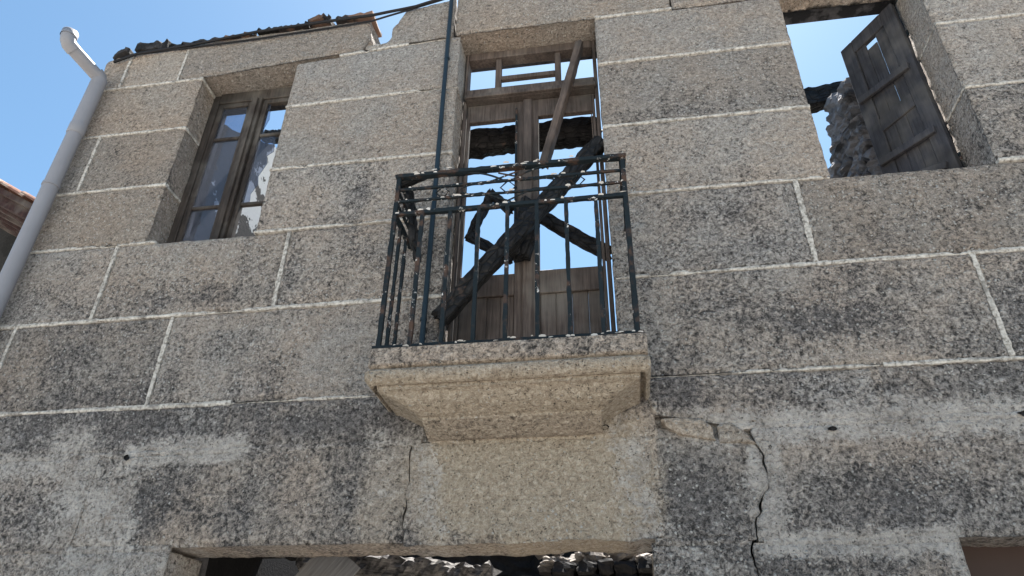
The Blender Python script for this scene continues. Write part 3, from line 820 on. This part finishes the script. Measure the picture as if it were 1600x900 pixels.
# left gable (plaster remnants) and right gable
def gable(name, x, mat, y0=.5, y1=6.2, eave=6.3, ridge=8.0, th=.4):
    V, F = [], []; n = 60; sd = x
    for xx in (x - th / 2, x + th / 2):
        for i in range(n + 1):
            y = y0 + (y1 - y0) * i / n; t = 1 - abs(2 * i / n - 1)
            zt = eave + (ridge - eave) * t + .10 * N3(y * 3, sd, 0) + .08 * N3(y * 11, sd, 4)
            V += [(xx, y, 0), (xx, y, zt)]
    k = 2 * (n + 1)
    for i in range(n):
        a = 2 * i
        F += [(a, a + 1, a + 3, a + 2), (k + a, k + a + 2, k + a + 3, k + a + 1), (a + 1, k + a + 1, k + a + 3, a + 3)]
    F += [(0, k, k + 1, 1), (2 * n, 2 * n + 1, k + 2 * n + 1, k + 2 * n)]
    return link(name, mesh(V, F), mat, house)
def mat_gable():
    g = NT('sooty_plaster', .9); n = g.noise(30, 5, .7)
    x = g.n('ShaderNodeSeparateXYZ'); g.put(x.inputs[0], g.pos)
    q = g.math('ADD', g.math('MULTIPLY', g.math('SUBTRACT', g.noise(3.0, 5, .62), .28), 2.2), g.math('MULTIPLY', g.math('SUBTRACT', x.outputs[1], 2.0), .5))
    q = g.math('MULTIPLY', q, g.ramp(g.math('MULTIPLY', x.outputs[2], .1), [(.50, 0), (.56, 1)]))
    c = g.mix(g.ramp(q, [(.42, 0), (.46, 1)]), g.mix(n, (.008, .008, .009), (.028, .028, .03)), g.mix(n, (.5, .48, .46), (.66, .64, .62)))
    return g.done(c, g.bump(n, .7, .01))
gable('gable_wall', XC + .2, mat_gable()); gable('gable_wall', XR - .2, SOOT)
stone_wall('rear_wall', (-3.9, 6.2, 0), (1, 0, 0), 8.5, [(0, 5.2), (3, 4.6), (5, 5.0), (8.5, 5.4)], BLACKST, sz=.45, thick=.45, seed=4, stones_from=2.6)
# the cross wall beyond the right window, its far end torn
cw = stone_wall('cross_wall', (2.22, .95, 0), (0, 1, 0), .75, [(0, 6.15), (.3, 6.38), (.55, 6.42), (.75, 6.0)], INNER, sz=.15, thick=.36, seed=6, stones_from=4.2)
# charred upper floor, added to shade the street room below
fl = []
for k in range(22):
    x = -3.85 + k * .39; fl.append((x, x + .37, .52, (3.6 if x < -2.75 else 2.0) + .35 * N3(k * .7, 0, 0), 3.0, 3.04))
for k, b_ in enumerate(fl):
    link('added_floor_board', boxes([b_]), CHAR, house)
for k in range(12):
    x = -3.7 + k * .72; link('added_floor_joist', boxes([(x, x + .11, .5, 2.05, 2.84, 2.997)], .008), CHAR, house)

# ------------------------------------------------------------------ downpipe at the house corner
PX, PY = -3.985, -.085
dp = thing('downpipe', 'grey plastic downpipe on the left corner of the house with bent open top', 'downpipe', (PX, PY, 0))
def dpart(n, me, m=PVC): o = link(n, me, m, dp); o.matrix_parent_inverse = Matrix.Translation((-PX, -PY, 0)); return o
dpart('pipe', tube([(PX, PY, 0), (PX, PY, 2.0), (PX, PY, 4.0), (PX, PY, 5.52)], .054, 24))
dpart('pipe', tube([(PX, PY, 5.42), (PX, PY, 6.0)], .057, 24))
dpart('socket', tube([(PX, PY, 5.405), (PX, PY, 5.41), (PX, PY, 5.50), (PX, PY, 5.51)], [.057, .0605, .0605, .058], 24))
e1 = Vector((PX, PY, 6.0)); e2 = P(108, 70, -.37); dd = (e2 - e1)
arc = [e1 + Vector((0, 0, -.06)), e1 + Vector((0, 0, .0)), e1 + Vector((0, 0, .03)) + dd * .06, e1 + Vector((0, 0, .03)) + dd * .16]
dpart('elbow', tube(arc, .0575, 24))
s0 = e1 + Vector((0, 0, .02)) + dd * .12
dpart('offset_pipe', tube([s0, e2], .052, 24))
def ring_tube(pts, r, t=.005, n=24):
    """open ended tube with wall thickness"""
    a = tube(pts, r, n, False); V = [v.co.copy() for v in a.vertices]; m_ = len(pts)
    F = [tuple(p.vertices) for p in a.polygons]
    b = tube(pts, r - t, n, False); o_ = len(V); V += [v.co.copy() for v in b.vertices]
    F += [tuple(o_ + i for i in p.vertices)[::-1] for p in b.polygons]
    for k in range(n):
        i = (m_ - 1) * n; F.append((i + k, i + (k + 1) % n, o_ + i + (k + 1) % n, o_ + i + k))
    return mesh(V, F, True)
u3 = dd.normalized()
dpart('top_elbow', ring_tube([e2 - u3 * .05, e2, e2 + u3 * .02 + Vector((0, 0, .02)), e2 + u3 * .03 + Vector((0, 0, .05)), e2 + u3 * .03 + Vector((0, 0, .085))], .056))
dpart('top_collar', ring_tube([e2 + u3 * .03 + Vector((0, 0, .05)), e2 + u3 * .03 + Vector((0, 0, .10))], .0605))
for z in (1.2, 3.2, 4.9):
    dpart('bracket', tube([(PX, PY, z - .012), (PX, PY, z + .012)], .060, 24)); dpart('bracket_stem', tube([(PX, PY + .05, z), (PX, .02, z)], .006, 6))

# conduit beside the balcony door
cdl = thing('conduit_pipe', 'thin dark blue conduit running down the wall left of the balcony door', 'conduit', (-1.09, -.02, 3.25))
def cpart(n, me, m=CONDUIT): o = link(n, me, m, cdl); o.matrix_parent_inverse = Matrix.Translation((1.09, .02, -3.25)); return o
cpart('pipe', tube([(-1.085, -.03, 3.24), (-1.088, -.03, 4.4), (-1.092, -.03, 5.5), (-1.095, -.03, 6.62)], .0165, 14))
for z in (3.6, 4.75, 5.85): cpart('clip', tube([(-1.088, -.03, z - .008), (-1.088, -.03, z + .008)], .020, 14))

# cables along the eaves
def cable(pix, Y, r, label):
    pts = [P(x, y, Y) for x, y in pix]; out = []
    for i in range(len(pts) - 1):
        for k in range(8):
            t = k / 8; q = pts[i].lerp(pts[i + 1], t); out.append(q + Vector((0, 0, .004 * N3(q.x * 5, 0, 3))))
    out.append(pts[-1])
    return tag(link('eaves_cable', tube(out, r, 8), CABLE), label, 'cable', 'cables along the eaves')
cable([(178, 97), (215, 84), (300, 70), (400, 50), (500, 35), (580, 24), (650, 10), (700, -6), (760, -22)], -.03, .012, 'upper black cable along the broken wall top under the tiles')
cable([(205, 86), (300, 74), (400, 61), (500, 46), (580, 33), (640, 15), (700, -3), (760, -18)], -.02, .008, 'lower thin black cable crossing the lintel stone below the upper cable')

# ------------------------------------------------------------------ debris on the wall top
def slabtile(px0, px1, pyb, thick, mat, label, Y=.10, depth=.24, seed=1, tilt=0, cat='roof tile', name='broken_tile', curved=False, up=0):
    a, b = P(px0, pyb[0], -.01), P(px1, pyb[1], -.01); V, F = [], []; n = 12; m_ = 6; L = (b - a)
    for lay in (0, 1):
        for j in range(m_ + 1):
            for i in range(n + 1):
                t = i / n; q = a + L * t; e = .03 * N3(t * 5 + seed, j, lay * .2)
                d = -depth / 2 + depth * j / m_
                if j == 0: d += .03 * N3(t * 7, seed, 1)
                z = q.z + up + lay * thick * (1 + .5 * N3(t * 6, j * .7, seed)) + tilt * (j / m_)
                if curved: z += .05 * sin(pi * t) 
                V.append((q.x + (e if i in (0, n) else 0), Y + d, z))
    k = (n + 1) * (m_ + 1); W1 = n + 1
    for j in range(m_):
        for i in range(n):
            c = j * W1 + i; F += [(c, c + W1, c + W1 + 1, c + 1), (k + c, k + c + 1, k + c + W1 + 1, k + c + W1)]
    for i in range(n): F += [(i, i + 1, k + i + 1, k + i), (m_ * W1 + i, k + m_ * W1 + i, k + m_ * W1 + i + 1, m_ * W1 + i + 1)]
    for j in range(m_): F += [(j * W1, k + j * W1, k + (j + 1) * W1, (j + 1) * W1), (j * W1 + n, (j + 1) * W1 + n, k + (j + 1) * W1 + n, k + j * W1 + n)]
    return tag(link(name, mesh(V, F), mat), label, cat, 'broken roof pieces on the wall top')
slabtile(177, 203, (92, 84), .045, SLATE, 'dark sooty tile lump at the very corner of the wall top beside the downpipe', seed=2, curved=True)
slabtile(211, 262, (80, 75), .085, SLATE, 'upturned black tile sticking up near the left end of the wall top', seed=3, tilt=.03)
slabtile(265, 330, (74, 64), .02, SLATE, 'thin dark slate on the wall top above the left window pier', seed=4)
slabtile(330, 400, (64, 54), .022, TILE, 'thin brownish slate on the wall top above the left window', seed=5)
slabtile(402, 440, (52, 46), .035, SLATE, 'small dark jagged slate on the wall top right of the left window', seed=6, tilt=.02)
slabtile(436, 482, (48, 40), .03, TILE, 'low brown tile scrap on the wall top before the rounded tile', seed=7)
slabtile(482, 516, (38, 34), .05, TILE, 'rounded brown tile end perched on the wall top', seed=8, curved=True)
slabtile(524, 583, (33, 22), .035, TILE, 'flat brown tile on the wall top beside the broken notch', seed=9)

# ------------------------------------------------------------------ charred timbers at the balcony door
def PX3(x, y, Y): return P(x, y, Y)
beam('charred_beam', PX3(686, 500, -.03), PX3(938, 222, .12), .09, .105, CHAR, 'long charred beam leaning diagonally across the balcony doorway', 'beam', seed=11, rough=.008, ragged=.05)
beam('leaning_plank', PX3(850, 258, .13), PX3(906, 70, .13), .10, .05, PLANK, 'brown plank leaning up across the transom at the top of the doorway', 'plank', seed=12, rough=.006)
beam('charred_beam', PX3(722, 228, .55), PX3(935, 203, .55), .13, .215, CHAR, 'thick horizontal charred beam behind the upper part of the balcony door', 'beam', seed=13, rough=.014, ragged=.08)
beam('charred_beam', PX3(830, 330, .36), PX3(952, 398, .36), .06, .09, CHAR, 'charred beam sloping down to the right behind the right door leaf', 'beam', seed=14, rough=.008)
hk = thing('burnt_stick', 'bent hook of charred wood behind the left door leaf', 'burnt wood', tuple(PX3(735, 372, .34)))
for a, b in (((800, 330), (765, 303)), ((768, 302), (733, 374)), ((732, 370), (800, 408))):
    p0, p1 = PX3(*a, .34), PX3(*b, .34)
    o = beam('charred_piece', p0, p1, .05, .06, CHAR, parent=hk, seed=rnd.random() * 20, rough=.012); o.matrix_parent_inverse = Matrix.Translation(-hk.location)
beam('charred_stump', PX3(812, 402, .155), PX3(832, 312, .155), .06, .15, CHAR, 'charred timber stump filling the middle of the doorway where the beams cross', 'burnt wood', seed=17, rough=.02)
beam('burnt_lath', PX3(637, 283, -.27), PX3(652, 405, -.2), .035, .05, CHAR, 'crumpled burnt lath dangling inside the left corner of the railing', 'burnt wood', seed=18, rough=.016, ragged=.05)
beam('burnt_scrap', PX3(626, 292, -.3), PX3(662, 276, -.27), .06, .03, CHAR, 'burnt scrap lying under the top rail at its left corner', 'burnt wood', seed=19, rough=.016, ragged=.04)
# beyond the right window
beam('charred_beam', (1.75, 1.6, 6.60), (2.35, 1.5, 6.62), .14, .2, CHAR, 'charred beam end sticking out over the inner wall seen in the right window', 'beam', seed=21, rough=.016)
# beyond the left window
beam('charred_rafter', (-3.75, 1.9, 7.25), (-2.9, 1.5, 6.75), .1, .13, CHAR, 'charred rafter stub against the sky in the left window', 'beam', seed=22, rough=.016)

# ------------------------------------------------------------------ what shows in the street doorway
beam('burnt_log', P(470, 872, 2.35), P(768, 905, 2.45), .20, .17, mat_wood('ash_log', (.02, .02, .02), (.32, .30, .29), soot=.6), 'burnt log with ashy white ridges fallen across the street doorway', 'log', seed=31, rough=.05, ragged=.1)
o = link('leaning_sheet', boxes([(-.14, .14, -.012, .012, -.6, .6)], .003), GREYPL); tag(o, 'grey weathered board leaning in the left of the street doorway', 'board')
o.location = (-2.08, .75, 2.0); o.rotation_euler = (-.15, .62, .1)
stone_wall('inner_wall', (-1.9, 3.6, 0), (1, 0, 0), 4.0, [(0, 2.65), (1.2, 2.85), (2.0, 2.9), (3.0, 2.88), (4.0, 2.8)], BLACKST, sz=.2, thick=.4, seed=9, stones_from=2.2)
rv = [rock_mesh(300 + k, amp=.34, cuts=3) for k in range(6)]
for m_ in rv: m_.materials.append(RUBB)
rr_ = random.Random(5)
for k in range(46):
    x = rr_.uniform(-.85, .25); y = 3.6 + rr_.uniform(-.12, .22)
    o = link('rubble_stone', rr_.choice(rv)); s_ = rr_.uniform(.06, .17)
    o.scale = (s_ * rr_.uniform(.9, 1.8), s_, s_ * rr_.uniform(.4, .7)); o.rotation_euler = (rr_.uniform(-.5, .5), rr_.uniform(-.4, .4), rr_.uniform(0, 6))
    o.location = (x, y, 2.87 + rr_.uniform(0, .17))
    tag(o, 'pale broken stone in the sunlit rubble heap seen through the street doorway', 'rubble', 'rubble heap inside the street doorway')

# ------------------------------------------------------------------ neighbouring house on the left
nb = thing('neighbour_house', 'neighbouring stone house with terracotta verge and dark red eaves behind the downpipe', 'house', (-7, 1.3, 0))
def npart(n, me, m): o = link(n, me, m, nb); o.matrix_parent_inverse = Matrix.Translation((7, -1.3, 0)); return o
Yv = .85
va, vb = P(0, 292, Yv), P(66, 326, Yv); sl2 = (vb - va); slope = sl2.z / sl2.x
xe = vb.x + .12; 
def zr(x): return vb.z + slope * (x - vb.x)
xl_ = -9.0
npart('roof', mesh([(xl_, Yv, zr(xl_)), (xe, Yv, zr(xe)), (xe, 7, zr(xe)), (xl_, 7, zr(xl_)), (xl_, Yv, zr(xl_) - .06), (xe, Yv, zr(xe) - .06), (xe, 7, zr(xe) - .06), (xl_, 7, zr(xl_) - .06)],
      [(0, 1, 2, 3), (7, 6, 5, 4), (0, 4, 5, 1), (1, 5, 6, 2), (2, 6, 7, 3), (3, 7, 4, 0)]), EAVE)
# verge tiles: half round terracotta barrels along the slope
for k in range(9):
    xa = xe + .04 - k * .36; xb = xa - .42
    for j in range(3):
        y = Yv + .02 + j * .2; V, F = [], []; n = 8
        for i, (x, r, zz) in enumerate(((xa, .085, .0), (xb, .07, .03))):
            for t in range(n + 1):
                an = pi * t / n
                V += [(x, y - r * cos(an), zr(x) + r * .75 * sin(an) + zz), (x, y - (r - .014) * cos(an), zr(x) + (r - .014) * .75 * sin(an) + zz)]
        w2 = 2 * (n + 1)
        for t in range(n):
            a = 2 * t; F += [(a, w2 + a, w2 + a + 2, a + 2), (a + 1, a + 3, w2 + a + 3, w2 + a + 1), (a, a + 2, a + 3, a + 1), (w2 + a, w2 + a + 1, w2 + a + 3, w2 + a + 2)]
        npart('roof_tile', mesh(V, F), TERRA)
npart('wall', boxes([(xl_ + .3, xe - .25, 2.3, 6.8, 0, zr(xe) - .3)]), BLACKST)
V = [(xl_ + .3, 2.3, zr(xe) - .3), (xe - .25, 2.3, zr(xe) - .3), (xe - .25, 2.3, zr(xe - .25) - .07), (xl_ + .3, 2.3, zr(xl_ + .3) - .07)]
npart('gable_wall', mesh(V, [(0, 1, 2, 3)]), BLACKST)
for k in range(6):
    y = Yv + .08 + .0 ; x = xe - .15 - k * .5
for k in range(6):
    y = Yv + .1 + k * .24
    npart('rafter', beam_mesh((xe - .05, y, zr(xe - .05) - .11), (xl_ + .4, y, zr(xl_ + .4) - .11), .08, .09, rough=.006, seed=k, seg=40), EAVE)
nvar = [rock_mesh(700 + k, amp=.16) for k in range(5)]
for m_ in nvar: m_.materials.append(RUBB)
r_ = random.Random(3); z = 4.0
while z < zr(xe) - .1:
    h = r_.uniform(.14, .24); x = xe - .2
    while x > -6.6:
        l = r_.uniform(.2, .42)
        if z + h < zr(x - l / 2) - .1:
            o = link('stone', r_.choice(nvar), None, nb); o.matrix_parent_inverse = Matrix.Translation((7, -1.3, 0))
            o.location = (x - l / 2, 2.3, z + h / 2); o.scale = (l, .3, h)
        x -= l
    z += h
